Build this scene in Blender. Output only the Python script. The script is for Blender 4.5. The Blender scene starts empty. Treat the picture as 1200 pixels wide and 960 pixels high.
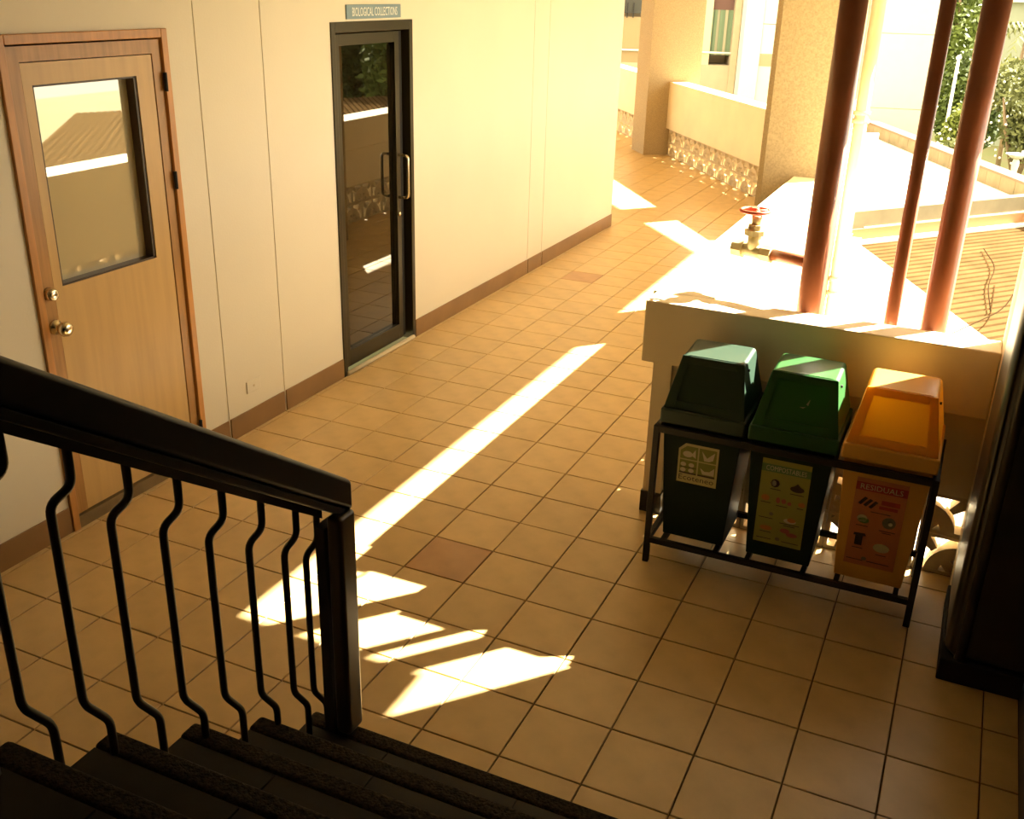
import bpy, bmesh, math, random
from mathutils import Vector, Matrix
random.seed(7)
S = bpy.context.scene
COL = S.collection
T = 0.3                      # one floor tile = 0.3 m; every coordinate below is in tiles

# ------------------------------------------------------------------ camera
cam_d = bpy.data.cameras.new('camera')
cam = bpy.data.objects.new('camera', cam_d); COL.objects.link(cam)
cam_d.sensor_width = 36.0; cam_d.lens = 36.0 * 1185.55 / 1200.0
cam_d.clip_start = 0.02; cam_d.clip_end = 500
CAM = (6.7301, -7.2481, 8.1082)
RX, UP, FW = CAMROT = ((0.9080, 0.4181, 0.0261), (-0.1850, 0.3442, 0.9205), (-0.3759, 0.8407, -0.3899))
m = Matrix((( RX[0], UP[0], -FW[0], CAM[0]*T), (RX[1], UP[1], -FW[1], CAM[1]*T), (RX[2], UP[2], -FW[2], CAM[2]*T), (0, 0, 0, 1)))
cam.matrix_world = m
S.camera = cam

# ------------------------------------------------------------------ light
S.view_settings.view_transform = 'Standard'; S.view_settings.look = 'None'
S.view_settings.gamma = 1.0; S.view_settings.use_curve_mapping = False
S.view_settings.exposure = 2.5
w = bpy.data.worlds.new('sky'); S.world = w; w.use_nodes = True
bg = w.node_tree.nodes['Background']
bg.inputs[0].default_value = (1.0, 0.89, 0.68, 1); bg.inputs[1].default_value = 1.0
AZ, EL = math.radians(49.3), math.radians(36.7)
SUN = Vector((math.cos(AZ)*math.cos(EL), math.sin(AZ)*math.cos(EL), math.sin(EL)))
sd = bpy.data.lights.new('sun', 'SUN'); sd.energy = 11.0; sd.angle = math.radians(0.6); sd.color = (1.0, 0.93, 0.76)
so = bpy.data.objects.new('sun', sd); COL.objects.link(so)
so.rotation_euler = SUN.to_track_quat('Z', 'Y').to_euler(); so.location = (8, 10, 12)

# ------------------------------------------------------------------ materials
MATS = {}
def mat(name, col, rough=0.6, metal=0.0, spec=0.5, var=0.0, scale=6.0, bump=0.0, bscale=40.0, col2=None, stretch=None, coat=0.0, objvar=0.0):
    if name in MATS: return MATS[name]
    M = bpy.data.materials.new(name); M.use_nodes = True; MATS[name] = M
    nt = M.node_tree; b = nt.nodes['Principled BSDF']
    b.inputs['Roughness'].default_value = rough; b.inputs['Metallic'].default_value = metal
    b.inputs['Specular IOR Level'].default_value = spec
    if coat: b.inputs['Coat Weight'].default_value = coat
    c = (*col, 1)
    b.inputs['Base Color'].default_value = c
    tc = nt.nodes.new('ShaderNodeTexCoord'); mp = nt.nodes.new('ShaderNodeMapping')
    nt.links.new(tc.outputs['Object'], mp.inputs[0])
    if stretch: mp.inputs['Scale'].default_value = stretch
    last = None
    if var or col2:
        n = nt.nodes.new('ShaderNodeTexNoise'); n.inputs['Scale'].default_value = scale; n.inputs['Detail'].default_value = 6
        nt.links.new(mp.outputs[0], n.inputs['Vector'])
        mx = nt.nodes.new('ShaderNodeMix'); mx.data_type = 'RGBA'
        d2 = col2 if col2 else tuple(max(0, x*(1-var)) for x in col)
        mx.inputs[6].default_value = c; mx.inputs[7].default_value = (*d2, 1)
        rp = nt.nodes.new('ShaderNodeMapRange'); rp.inputs[1].default_value = 0.35; rp.inputs[2].default_value = 0.7
        nt.links.new(n.outputs[0], rp.inputs[0]); nt.links.new(rp.outputs[0], mx.inputs[0])
        last = mx.outputs[2]
    if objvar:
        oi = nt.nodes.new('ShaderNodeObjectInfo'); mr = nt.nodes.new('ShaderNodeMapRange')
        mr.inputs[3].default_value = 1-objvar; mr.inputs[4].default_value = 1+objvar
        nt.links.new(oi.outputs['Random'], mr.inputs[0])
        hs = nt.nodes.new('ShaderNodeHueSaturation'); hs.inputs['Color'].default_value = c
        nt.links.new(mr.outputs[0], hs.inputs['Value'])
        if last: nt.links.new(last, hs.inputs['Color'])
        last = hs.outputs[0]
    if last: nt.links.new(last, b.inputs['Base Color'])
    if bump:
        n2 = nt.nodes.new('ShaderNodeTexNoise'); n2.inputs['Scale'].default_value = bscale; n2.inputs['Detail'].default_value = 4
        nt.links.new(mp.outputs[0], n2.inputs['Vector'])
        bp = nt.nodes.new('ShaderNodeBump'); bp.inputs['Strength'].default_value = bump; bp.inputs['Distance'].default_value = 0.01
        nt.links.new(n2.outputs[0], bp.inputs['Height']); nt.links.new(bp.outputs[0], b.inputs['Normal'])
    return M

def thin_plastic(name, col, tr, amt):
    M = mat(name, col, 0.4); nt = M.node_tree; b = nt.nodes['Principled BSDF']; o = nt.nodes['Material Output']
    t = nt.nodes.new('ShaderNodeBsdfTranslucent'); t.inputs[0].default_value = (*tr, 1)
    mx = nt.nodes.new('ShaderNodeMixShader'); mx.inputs[0].default_value = amt
    nt.links.new(b.outputs[0], mx.inputs[1]); nt.links.new(t.outputs[0], mx.inputs[2]); nt.links.new(mx.outputs[0], o.inputs[0]); return M

def glass_mat(name, col, fac):
    M = bpy.data.materials.new(name); M.use_nodes = True; nt = M.node_tree; nt.nodes.clear()
    o = nt.nodes.new('ShaderNodeOutputMaterial'); mx = nt.nodes.new('ShaderNodeMixShader')
    d = nt.nodes.new('ShaderNodeBsdfDiffuse'); g = nt.nodes.new('ShaderNodeBsdfGlossy')
    d.inputs[0].default_value = (*col, 1); g.inputs['Roughness'].default_value = 0.015
    g.inputs[0].default_value = (1, 0.97, 0.9, 1)
    mx.inputs[0].default_value = fac
    nt.links.new(d.outputs[0], mx.inputs[1]); nt.links.new(g.outputs[0], mx.inputs[2]); nt.links.new(mx.outputs[0], o.inputs[0])
    MATS[name] = M; return M

WALL  = mat('cream_paint', (0.72, 0.66, 0.525), 0.55, var=0.04, scale=1.5, bump=0.06, bscale=90)
JOINT = mat('joint_filler', (0.60, 0.49, 0.30), 0.8)
SKIRT = mat('brown_skirting_paint', (0.27, 0.145, 0.05), 0.45, var=0.25, scale=3)
TILE  = mat('tan_ceramic', (0.62, 0.425, 0.185), 0.36, var=0.16, scale=7, bump=0.02, bscale=60, objvar=0.05)
TILE2 = mat('rust_ceramic', (0.50, 0.27, 0.11), 0.36, var=0.2, scale=7)
GROUT = mat('dark_grout', (0.17, 0.11, 0.045), 0.9)
PAR   = mat('parapet_paint', (0.82, 0.69, 0.46), 0.7, var=0.10, scale=2.2, bump=0.1, bscale=30)
WHITE = mat('white_wall_paint', (0.72, 0.67, 0.55), 0.7, var=0.06, scale=1.0)
CONC  = mat('washed_pebble_render', (0.42, 0.315, 0.17), 0.85, var=0.28, scale=75, bump=0.3, bscale=130)
BLOCK = mat('breeze_block_cement', (0.62, 0.50, 0.31), 0.8, var=0.2, scale=8, bump=0.15, bscale=60)
DARKH = mat('brown_soffit', (0.74, 0.63, 0.44), 0.8)
CEIL  = mat('ceiling_paint', (0.72, 0.62, 0.44), 0.8)
WOODF = mat('orange_wood', (0.58, 0.27, 0.07), 0.4, var=0.3, scale=5, stretch=(8, 8, 0.6))
WOODD = mat('brown_wood', (0.46, 0.235, 0.065), 0.4, var=0.3, scale=5, stretch=(8, 8, 0.6))
PLY   = mat('tan_plywood', (0.58, 0.375, 0.14), 0.4, var=0.12, scale=4, stretch=(6, 6, 0.5))
DARKW = mat('dark_varnished_wood', (0.009, 0.006, 0.004), 0.42, spec=0.3, var=0.4, scale=4, stretch=(6, 1, 6))
IRON2 = mat('brown_black_iron', (0.045, 0.035, 0.020), 0.5, metal=0.3, var=0.3, scale=20)
IRON  = mat('black_iron', (0.014, 0.011, 0.008), 0.5, metal=0.3, var=0.3, scale=20)
ALU   = mat('dark_bronze_aluminium', (0.042, 0.034, 0.015), 0.34, metal=0.6)
BLACK = mat('black_gap', (0.006, 0.005, 0.004), 0.8)
CHROME= mat('satin_chrome', (0.75, 0.68, 0.52), 0.22, metal=1.0)
BRASS = mat('dull_brass', (0.60, 0.50, 0.26), 0.5, metal=0.15, var=0.3, scale=20)
REDP  = mat('red_pipe_paint', (0.37, 0.12, 0.055), 0.28, var=0.25, scale=6)
REDW  = mat('red_wheel_paint', (0.55, 0.09, 0.04), 0.4)
GLASS1= glass_mat('door_window_glass', (0.46, 0.40, 0.25), 0.20)
GLASS2= glass_mat('dark_tinted_glass', (0.010, 0.008, 0.004), 0.14)
SIGNB = mat('blue_grey_sign', (0.17, 0.26, 0.32), 0.5)
SIGNW = mat('white_letter', (0.85, 0.85, 0.78), 0.5)
STEP  = mat('dark_slate_tile', (0.013, 0.011, 0.006), 0.6, spec=0.25, var=0.3, scale=9)
NOSE  = mat('pebble_nosing', (0.042, 0.033, 0.017), 0.95, spec=0.2, col2=(0.007, 0.005, 0.003), scale=90, bump=1.0, bscale=130)
DARKC = mat('dark_olive_paint', (0.028, 0.021, 0.010), 0.38, var=0.3, scale=5)
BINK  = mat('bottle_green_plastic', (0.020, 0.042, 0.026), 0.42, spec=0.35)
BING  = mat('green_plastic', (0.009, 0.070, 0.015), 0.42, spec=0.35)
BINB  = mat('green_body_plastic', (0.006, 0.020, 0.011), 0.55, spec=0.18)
HOODO = thin_plastic('orange_thin_plastic', (0.84, 0.50, 0.12), (0.95, 0.56, 0.03), 0.5)
HOODG = thin_plastic('green_thin_plastic', (0.024, 0.105, 0.024), (0.02, 0.28, 0.02), 0.12)
BINO  = mat('orange_plastic', (0.80, 0.42, 0.07), 0.4)

# ------------------------------------------------------------------ builders
ORG = {}
def tag(o, label=None, cat=None, group=None, kind=None):
    if label: o['label'] = label
    if cat: o['category'] = cat
    if group: o['group'] = group
    if kind: o['kind'] = kind
    return o
def thing(name, label, cat, loc=(0, 0, 0), group=None, kind=None):
    o = bpy.data.objects.new(name, None); COL.objects.link(o)
    o.location = [c*T for c in loc]; ORG[o.name] = Vector(loc); o.empty_display_size = 0.1
    return tag(o, label, cat, group, kind)

class MB:
    def __init__(s): s.v = []; s.f = []; s.sm = []; s.mi = []; s.cur = 0
    def poly(s, pts, smooth=False):
        n = len(s.v); s.v += [tuple(p) for p in pts]; s.f.append(tuple(range(n, n+len(pts)))); s.sm.append(smooth); s.mi.append(s.cur); return s
    def faces(s, pts, fs, smooth=False):
        n = len(s.v); s.v += [tuple(p) for p in pts]
        for f in fs: s.f.append(tuple(i+n for i in f)); s.sm.append(smooth); s.mi.append(s.cur)
        return s
    def hexa(s, p):          # bottom 4 ccw, top 4 ccw
        return s.faces(p, [(3,2,1,0),(4,5,6,7),(0,1,5,4),(1,2,6,5),(2,3,7,6),(3,0,4,7)])
    def box(s, x0, x1, y0, y1, z0, z1):
        return s.hexa([(x0,y0,z0),(x1,y0,z0),(x1,y1,z0),(x0,y1,z0),(x0,y0,z1),(x1,y0,z1),(x1,y1,z1),(x0,y1,z1)])
    def prism(s, poly, fn, a, b):   # poly 2-D ccw, fn(u,v,w)->xyz
        n = len(poly); P = [fn(u, v, a) for u, v in poly] + [fn(u, v, b) for u, v in poly]
        return s.faces(P, [tuple(reversed(range(n))), tuple(range(n, 2*n))] + [(i, (i+1) % n, n+(i+1) % n, n+i) for i in range(n)])
    def zprism(s, poly, z0, z1): return s.prism(poly, lambda u, v, w: (u, v, w), z0, z1)
    def tube(s, path, r, seg=10, smooth=True, caps=True):
        P = [Vector(p) for p in path]; rs = r if isinstance(r, (list, tuple)) else [r]*len(P)
        rings = []; ref = None
        for i, p in enumerate(P):
            d = (P[min(i+1, len(P)-1)]-P[max(i-1, 0)]).normalized()
            if ref is None:
                ref = Vector((0, 0, 1)) if abs(d.z) < 0.9 else Vector((1, 0, 0))
            a = (ref - d*ref.dot(d)).normalized(); ref = a; b = d.cross(a)
            rings.append([p + (a*math.cos(2*math.pi*k/seg) + b*math.sin(2*math.pi*k/seg))*rs[i] for k in range(seg)])
        n = len(s.v)
        for R in rings: s.v += [tuple(q) for q in R]
        for i in range(len(rings)-1):
            for k in range(seg):
                s.f.append((n+i*seg+k, n+i*seg+(k+1) % seg, n+(i+1)*seg+(k+1) % seg, n+(i+1)*seg+k)); s.sm.append(smooth); s.mi.append(s.cur)
        if caps:
            s.f.append(tuple(reversed(range(n, n+seg)))); s.sm.append(False); s.mi.append(s.cur)
            e = n+(len(rings)-1)*seg; s.f.append(tuple(range(e, e+seg))); s.sm.append(False); s.mi.append(s.cur)
        return s
    def sphere(s, c, r, seg=14, rings=8, sc=(1, 1, 1)):
        path = []; n = len(s.v)
        for i in range(rings+1):
            th = math.pi*i/rings
            for k in range(seg):
                ph = 2*math.pi*k/seg
                s.v.append((c[0]+r*sc[0]*math.sin(th)*math.cos(ph), c[1]+r*sc[1]*math.sin(th)*math.sin(ph), c[2]-r*sc[2]*math.cos(th)))
        for i in range(rings):
            for k in range(seg):
                s.f.append((n+i*seg+k, n+i*seg+(k+1) % seg, n+(i+1)*seg+(k+1) % seg, n+(i+1)*seg+k)); s.sm.append(True); s.mi.append(s.cur)
        return s
    def mesh(s, name, mats, off=Vector((0, 0, 0))):
        me = bpy.data.meshes.new(name)
        me.from_pydata([((x-off[0])*T, (y-off[1])*T, (z-off[2])*T) for x, y, z in s.v], [], s.f)
        for p, sm, mi in zip(me.polygons, s.sm, s.mi): p.use_smooth = sm; p.material_index = mi
        for q in (mats if isinstance(mats, (list, tuple)) else [mats]): me.materials.append(q)
        me.validate(); me.update(); return me
    def build(s, name, mats, parent=None, bevel=0, label=None, cat=None, kind=None, seg=2, fixn=True, group=None, org=None):
        off = ORG[parent.name] if parent else (Vector(org) if org else Vector((0, 0, 0)))
        me = s.mesh(name, mats, off)
        if fixn:
            bm = bmesh.new(); bm.from_mesh(me); bmesh.ops.remove_doubles(bm, verts=bm.verts, dist=1e-5)
            bmesh.ops.recalc_face_normals(bm, faces=bm.faces); bm.to_mesh(me); bm.free()
        o = bpy.data.objects.new(name, me); COL.objects.link(o); ORG[o.name] = off
        if parent: o.parent = parent
        elif org: o.location = [c*T for c in org]
        if bevel:
            b = o.modifiers.new('bevel', 'BEVEL'); b.width = bevel*T; b.segments = seg; b.limit_method = 'ANGLE'; b.angle_limit = math.radians(40)
            for p in me.polygons: p.use_smooth = True
            b.harden_normals = True
        return tag(o, label, cat, group, kind)

def text_mb(body, o, u, v, width=None, height=1.0, thick=0.0, squeeze=True):
    """flat lettering: lower-left o, reading along unit u, up along unit v (tile units)"""
    cu = bpy.data.curves.new('lettering_curve', 'FONT'); cu.body = body; cu.size = 1.0; cu.resolution_u = 2
    ob = bpy.data.objects.new('lettering_tmp', cu); COL.objects.link(ob)
    dg = bpy.context.evaluated_depsgraph_get(); dg.update()
    me = bpy.data.meshes.new_from_object(ob.evaluated_get(dg))
    xs = [q.co.x for q in me.vertices]; ys = [q.co.y for q in me.vertices]
    x0, x1, y0, y1 = min(xs), max(xs), min(ys), max(ys)
    sy = height/(y1-y0); sx = (width/(x1-x0)) if width else sy
    o = Vector(o); u = Vector(u); v = Vector(v); mb = MB()
    mb.faces([o+u*((q.co.x-x0)*sx)+v*((q.co.y-y0)*sy) for q in me.vertices], [tuple(p.vertices) for p in me.polygons])
    bpy.data.objects.remove(ob); bpy.data.curves.remove(cu); bpy.data.meshes.remove(me)
    return mb

def smooth_path(pts, r, n=5):
    P = [Vector(p) for p in pts]; out = [P[0]]
    for i in range(1, len(P)-1):
        a, b, c = P[i-1], P[i], P[i+1]
        d1 = (a-b); d2 = (c-b); q = min(r, d1.length*0.49, d2.length*0.49)
        s0 = b+d1.normalized()*q; s1 = b+d2.normalized()*q
        for k in range(n+1):
            t = k/n; out.append(s0*(1-t)**2 + b*2*t*(1-t) + s1*t*t)
    out.append(P[-1]); return out

# ================================================================== SETTING
XW = -5.106                                   # face of the left wall
# ---- floor: grout bed plus tiles
fl = MB().zprism([(XW-0.05,-16),(8.6,-16),(8.6,7.6),(3.3,7.9),(3.3,30),(-20,62),(-34,62),(-34,27.4),(XW-0.05,27.4)], -1.0, -0.035)
floor = fl.build('floor', GROUT, kind='structure', label='tan square tiled corridor floor with dark grout lines', cat='floor')
def tile_mesh(name, mt, x1=1.0, y1=1.0):
    g = 0.009; b = 0.006; mb = MB()
    mb.hexa([(g,g,-0.04),(x1-g,g,-0.04),(x1-g,y1-g,-0.04),(g,y1-g,-0.04),(g,g,-b),(x1-g,g,-b),(x1-g,y1-g,-b),(g,y1-g,-b)])
    mb.f.pop(1); mb.sm.pop(1); mb.mi.pop(1)
    mb.hexa([(g,g,-b),(x1-g,g,-b),(x1-g,y1-g,-b),(g,y1-g,-b),(g+b,g+b,0),(x1-g-b,g+b,0),(x1-g-b,y1-g-b,0),(g+b,y1-g-b,0)])
    return mb
tm = tile_mesh('tile', TILE).mesh('tile', TILE); tm2 = tile_mesh('tile', TILE2).mesh('tile_rust', TILE2)
def proj(p):
    d = Vector(p)-Vector(CAM); z = d.dot(Vector(FW))
    if z < 0.5: return None
    return (600+1185.5*d.dot(Vector(RX))/z, 480-1185.5*d.dot(Vector(UP))/z, z)
def inside(i, j):
    cx, cy = i+0.5, j+0.5
    if cy < 7.0: return XW < i+0.2 and cx < 8.0
    if j == 7 and i >= 3: return False
    if cy < 27.4: return XW < i+0.2 and cx < 3.0
    n = (cx+1.71)*0.81+(cy-35.68)*0.585
    return cx > -33 and cx < 3.0 and n < 0.6 and cy < 61
cand = []
for j in range(-16, 61):
    for i in range(-33, 9):
        if not inside(i, j): continue
        q = proj((i+0.5, j+0.5, 0)); a = 0
        if q and -40 < q[0] < 1240 and -40 < q[1] < 1000:
            a = 1.0/q[2]**3
            if i >= 1 and j < 0: a = 0
            if j > 26 and i < -6: a *= 0.3
        cand.append((a, i, j))
cand.sort(reverse=True)
rest = MB(); RUST = {(0, 4), (-4, 20)}
for k, (a, i, j) in enumerate(cand):
    if k < 300:
        o = bpy.data.objects.new('tile', tm2 if (i, j) in RUST else tm); COL.objects.link(o); o.parent = floor
        o.location = (i*T, j*T, random.uniform(-0.0006, 0.0004))
        if (i, j) in RUST: o['label'] = 'rust brown floor tile'
    else:
        t = tile_mesh('t', TILE); rest.faces([(x+i, y+j, z) for x, y, z in t.v], t.f)
# narrow cut tiles along the left wall
for j in range(-16, 27):
    t = tile_mesh('t', TILE, 0.10, 1.0); rest.faces([(x-5.1, y+j, z) for x, y, z in t.v], t.f)
for j in range(-16, 5):
    t = tile_mesh('t', TILE, 0.40, 1.0); rest.faces([(x+8, y+j, z) for x, y, z in t.v], t.f)
for i in range(3, 8):
    t = tile_mesh('t', TILE, 1.0, 0.5); rest.faces([(x+i, y+7, z) for x, y, z in t.v], t.f)
rest.build('tile_field', TILE, floor, kind='stuff', fixn=False)

# ---- left wall in panels with recessed joints, two door openings
wl = thing('wall_left', 'long cream painted panel wall with two doors on the left', 'wall', (XW, 10, 0), kind='structure')
ZC = 9.0
def wpanel(rects):
    mb = MB()
    for y0, y1, z0, z1 in rects: mb.box(XW-0.9, XW, y0, y1, z0, z1)
    return mb
J = 0.012
D1 = (2.53, 5.66, 7.30); D2 = (10.14, 13.27, 7.29)
wpanel([(-16, D1[0], 0, ZC), (D1[0], D1[1], D1[2], ZC), (D1[1], 6.33-J, 0, ZC)]).build('wall_panel', WALL, wl)
wpanel([(6.33+J, 8.03-J, 0, ZC)]).build('wall_panel', WALL, wl)
wpanel([(8.03+J, D2[0], 0, ZC), (D2[0], D2[1], D2[2], ZC), (D2[1], 20.02-J, 0, ZC)]).build('wall_panel', WALL, wl)
wpanel([(20.02+J, 21.1-J, 0, ZC)]).build('wall_panel', WALL, wl)
wpanel([(21.1+J, 27.53, 0, ZC)]).build('wall_panel', WALL, wl)
jb = MB()
for y in (6.33, 8.03, 20.02, 21.1): jb.box(XW-0.6, XW-0.015, y-J*1.5, y+J*1.5, 0, ZC)
jb.build('joint_strip', JOINT, wl)
MB().box(-34, XW-0.9, 26.5, 27.53, 0, ZC).build('wall_corner', WALL, kind='structure', label='cream wall turning the corridor corner at its far end', cat='wall')
bl = thing('baseboard_left', 'brown painted skirting along the foot of the left wall', 'baseboard', (XW, 10, 0), kind='structure')
for y0, y1 in ((-16, D1[0]-0.01), (D1[1]+0.01, 6.33-0.03), (6.33+0.03, 8.03-0.03), (8.03+0.03, D2[0]-0.01), (D2[1]+0.03, 20.02-0.03), (20.02+0.03, 21.1-0.03), (21.1+0.03, 27.55)):
    MB().box(XW-0.02, XW+0.025, y0, y1, 0, 0.43).build('skirting_board', SKIRT, bl, bevel=0.008)

# ---- breeze blocks
BS = 0.65
def breeze_mesh(flip):
    """square cement block with a rounded bar sweeping across it and open corners"""
    mb = MB(); d = 0.30; fr = 0.055; n = 7
    def fn(u, v, w2): return ((BS-u) if flip else u, w2, v)
    mb.prism([(0,0),(BS,0),(BS,fr),(0,fr)], fn, 0, d); mb.prism([(0,BS-fr),(BS,BS-fr),(BS,BS),(0,BS)], fn, 0, d)
    mb.prism([(0,fr),(fr,fr),(fr,BS-fr),(0,BS-fr)], fn, 0, d); mb.prism([(BS-fr,fr),(BS,fr),(BS,BS-fr),(BS-fr,BS-fr)], fn, 0, d)
    def arc(cx, cy, a0, a1, r0, r1):
        for k in range(n):
            t0 = a0+(a1-a0)*k/n; t1 = a0+(a1-a0)*(k+1)/n
            mb.prism([(cx+r0*math.cos(t0), cy+r0*math.sin(t0)), (cx+r1*math.cos(t0), cy+r1*math.sin(t0)), (cx+r1*math.cos(t1), cy+r1*math.sin(t1)), (cx+r0*math.cos(t1), cy+r0*math.sin(t1))], fn, 0.004, d-0.004)
    arc(0, 0, 0.06, math.pi/2-0.06, 0.29, 0.49)                 # main curved bar
    mb.prism([(0.35, 0.42), (0.42, 0.35), (BS-0.02, BS-0.15), (BS-0.15, BS-0.02)], fn, 0.004, d-0.004)   # stub to the far corner
    mb.prism([(0.02, 0.14), (0.14, 0.02), (0.27, 0.18), (0.18, 0.27)], fn, 0.004, d-0.004)
    return mb
bmA = breeze_mesh(False).mesh('breeze_block', BLOCK); bmB = breeze_mesh(True).mesh('breeze_block_mirror', BLOCK)
def fixmesh(me):
    bm = bmesh.new(); bm.from_mesh(me); bmesh.ops.recalc_face_normals(bm, faces=bm.faces); bm.to_mesh(me); bm.free()
fixmesh(bmA); fixmesh(bmB)
def breeze_run(parent, start, ang, count, rows=2, gap=0.012):
    off = ORG[parent.name]; u = Vector((math.cos(ang), math.sin(ang), 0))
    for r in range(rows):
        for k in range(count):
            o = bpy.data.objects.new('breeze_block', bmA if (k+r) % 2 else bmB); COL.objects.link(o); o.parent = parent
            p = Vector(start)+u*(k*(BS+gap))+Vector((0, 0, r*(BS+gap)))-off
            o.location = p*T; o.rotation_euler = (0, 0, ang)

# near parapet (faces the camera)
PT = 3.63
wf = thing('wall_front', 'beige parapet with breeze block foot standing behind the three bins', 'parapet', (5, 7.6, 0), kind='structure')
MB().box(2.42, 7.47, 7.33, 7.92, 2.63, PT).build('parapet_beam', PAR, wf, bevel=0.025)
MB().box(2.62, 7.47, 7.46, 7.86, 1.33, 2.63).build('parapet_wall', PAR, wf)
MB().box(2.62, 2.92, 7.36, 7.86, 0.0, 2.63).build('parapet_pier', PAR, wf)
MB().box(2.595, 2.95, 7.33, 7.88, 0, 0.37).build('pier_skirting', mat('black_skirting', (0.02, 0.016, 0.011), 0.5), wf, label='black painted foot of the parapet pier')
breeze_run(wf, (2.93, 7.50, 0), 0, 7)
# corridor parapet (runs away along the corridor)
wr = thing('wall_right', 'sunlit white topped parapet running along the right of the corridor', 'parapet', (2.9, 15, 0), kind='structure')
MB().zprism([(2.36, 7.92), (3.36, 7.92), (3.36, 30.6), (2.36, 30.0)], 2.63, PT).build('parapet_beam', PAR, wr, bevel=0.025)
MB().zprism([(2.62, 7.92), (3.20, 7.92), (3.20, 30.4), (2.62, 30.1)], 1.33, 2.63).build('parapet_wall', PAR, wr)
breeze_run(wr, (3.05, 7.95, 0), math.pi/2, 33)
# building face below floor level
MB().box(2.7, 3.36, 7.9, 30.4, -11, 0).build('wall_outside', WHITE, kind='structure', label='white outer wall face below the corridor parapet', cat='wall')
MB().box(3.36, 8.6, 7.62, 7.92, -11, -0.02).build('wall_below', WHITE, kind='structure', label='white outer wall face below the stair hall parapet', cat='wall')
# far parapet, diagonal
FA = math.radians(125.8); fu = Vector((math.cos(FA), math.sin(FA), 0)); fnrm = Vector((math.sin(FA), -math.cos(FA), 0))
if fnrm.x < 0: fnrm = -fnrm
F0 = Vector((-1.71, 35.68, 0))
wb = thing('wall_far', 'far beige parapet with two rows of breeze blocks crossing behind the columns', 'parapet', tuple(F0), kind='structure')
def fpt(s, n): q = F0+fu*s+fnrm*n; return (q.x, q.y)
MB().zprism([fpt(-6.0, 0), fpt(-6.0, 0.9), fpt(30, 0.9), fpt(30, 0)], 1.34, PT).build('parapet_beam', PAR, wb, bevel=0.02)
q0 = fpt(-6.0, 0.46); breeze_run(wb, (q0[0], q0[1], 0), FA, 48)

# ---- columns
def column(name, pts, z0, z1, label, kind='structure'):
    o = MB().zprism(pts, z0, z1).build(name, CONC, kind=kind, label=label, cat='column', org=(pts[0][0], pts[0][1], z0)); return o
def chamfer(x0, x1, y0, y1, c):
    return [(x0+c, y0), (x1-c, y0), (x1, y0+c), (x1, y1-c), (x1-c, y1), (x0+c, y1), (x0, y1-c), (x0, y0+c)]
c2 = thing('column', 'near pebble rendered square column standing at the corridor parapet', 'column', (2.45, 21, 0), kind='structure')
MB().zprism(chamfer(1.42, 3.5, 20.0, 21.0, 0.16), -11, ZC).build('shaft', CONC, c2)
MB().box(3.5, 3.54, 20.14, 20.88, -11, ZC).build('painted_face', mat('peeling_white', (0.82, 0.76, 0.62), 0.8, col2=(0.40, 0.28, 0.12), scale=1.2, stretch=(3, 3, 0.7)), c2, label='white painted side of the column with brown peeling streaks')
column('column', [(-1.0, 33.9), (-0.2, 33.4), (1.4, 35.1), (-0.1, 36.7), (-1.3, 35.6)], -11, ZC, 'hidden pebble rendered column behind the near column')
column('column', [(-9.25, 44.2), (-7.06, 45.78), (-8.23, 47.4), (-10.42, 45.82)], 0, ZC, 'far pebble rendered column at the bend of the corridor')

# ---- ceiling, enclosure of the stair hall
MB().zprism([(-34, 7.3), (9.4, 7.3), (6.56, 7.3), (6.56, 34.4), (-19, 65), (-34, 65)], ZC, ZC+0.8).build('ceiling', CEIL, kind='structure', label='pale corridor ceiling slab overhanging the parapet', cat='ceiling')
MB().zprism([(-34, 1.0), (3.2, 1.0), (3.2, 7.3), (-34, 7.3)], 8.35, ZC).build('ceiling_hall', DARKH, kind='structure', label='pale soffit over the stair hall', cat='ceiling')
MB().zprism([(3.2, 1.0), (9.4, 1.0), (9.4, 7.3), (8.84, 7.3), (8.84, 10.4), (3.2, 10.4)], 8.35, ZC).build('ceiling_dimmer', mat('dimming_soffit', (0.07, 0.05, 0.025), 0.8), kind='structure', label='unseen dark soffit half added to dim the hall over the bins', cat='ceiling')  # unseen dark half of the soffit, added to dim the floor at the right
MB().box(-6, 9.4, -16, 1.0, 12, 12.6).build('ceiling_stair', DARKH, kind='structure', label='higher ceiling over the stair', cat='ceiling')
MB().box(-6, 9.4, 0.8, 1.0, 8.35, 12).build('wall_upper', DARKH, kind='structure', label='wall strip above the corridor ceiling edge', cat='wall')
MB().box(-6, XW, -16, 1.0, ZC, 12).build('wall_left_upper', WALL, kind='structure', label='upper part of the left wall beside the stair', cat='wall')
MB().box(-6, 9.4, -17, -16, -1, 12.6).build('wall_back', DARKH, kind='structure', label='wall behind the stair landing', cat='wall')
MB().box(8.4, 9.4, -16, 4.9, -1, 12).build('wall_stair', DARKC, kind='structure', label='dark painted wall at the right of the stair', cat='wall')
# right pilaster and dark column
MB().box(7.47, 9.2, 6.68, 7.92, -1, ZC).build('wall_return', PAR, kind='structure', label='beige wall return meeting the right end of the parapet', cat='wall')
dc = thing('column', 'dark olive painted column with rounded corner right of the bins', 'column', (8, 5.7, 0), kind='structure')
MB().zprism([(7.60, 4.79), (9.2, 4.79), (9.2, 6.68), (7.45, 6.68), (7.45, 4.94)], 0.32, ZC).build('shaft', DARKC, dc, bevel=0.12, seg=4)
MB().box(7.42, 9.2, 4.76, 6.68, 0, 0.32).build('foot', BLACK, dc, bevel=0.02)
MB().tube([(7.66, 4.86, 0.32), (7.66, 4.86, ZC)], 0.085, 12).build('corner_moulding', DARKC, dc)

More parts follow.
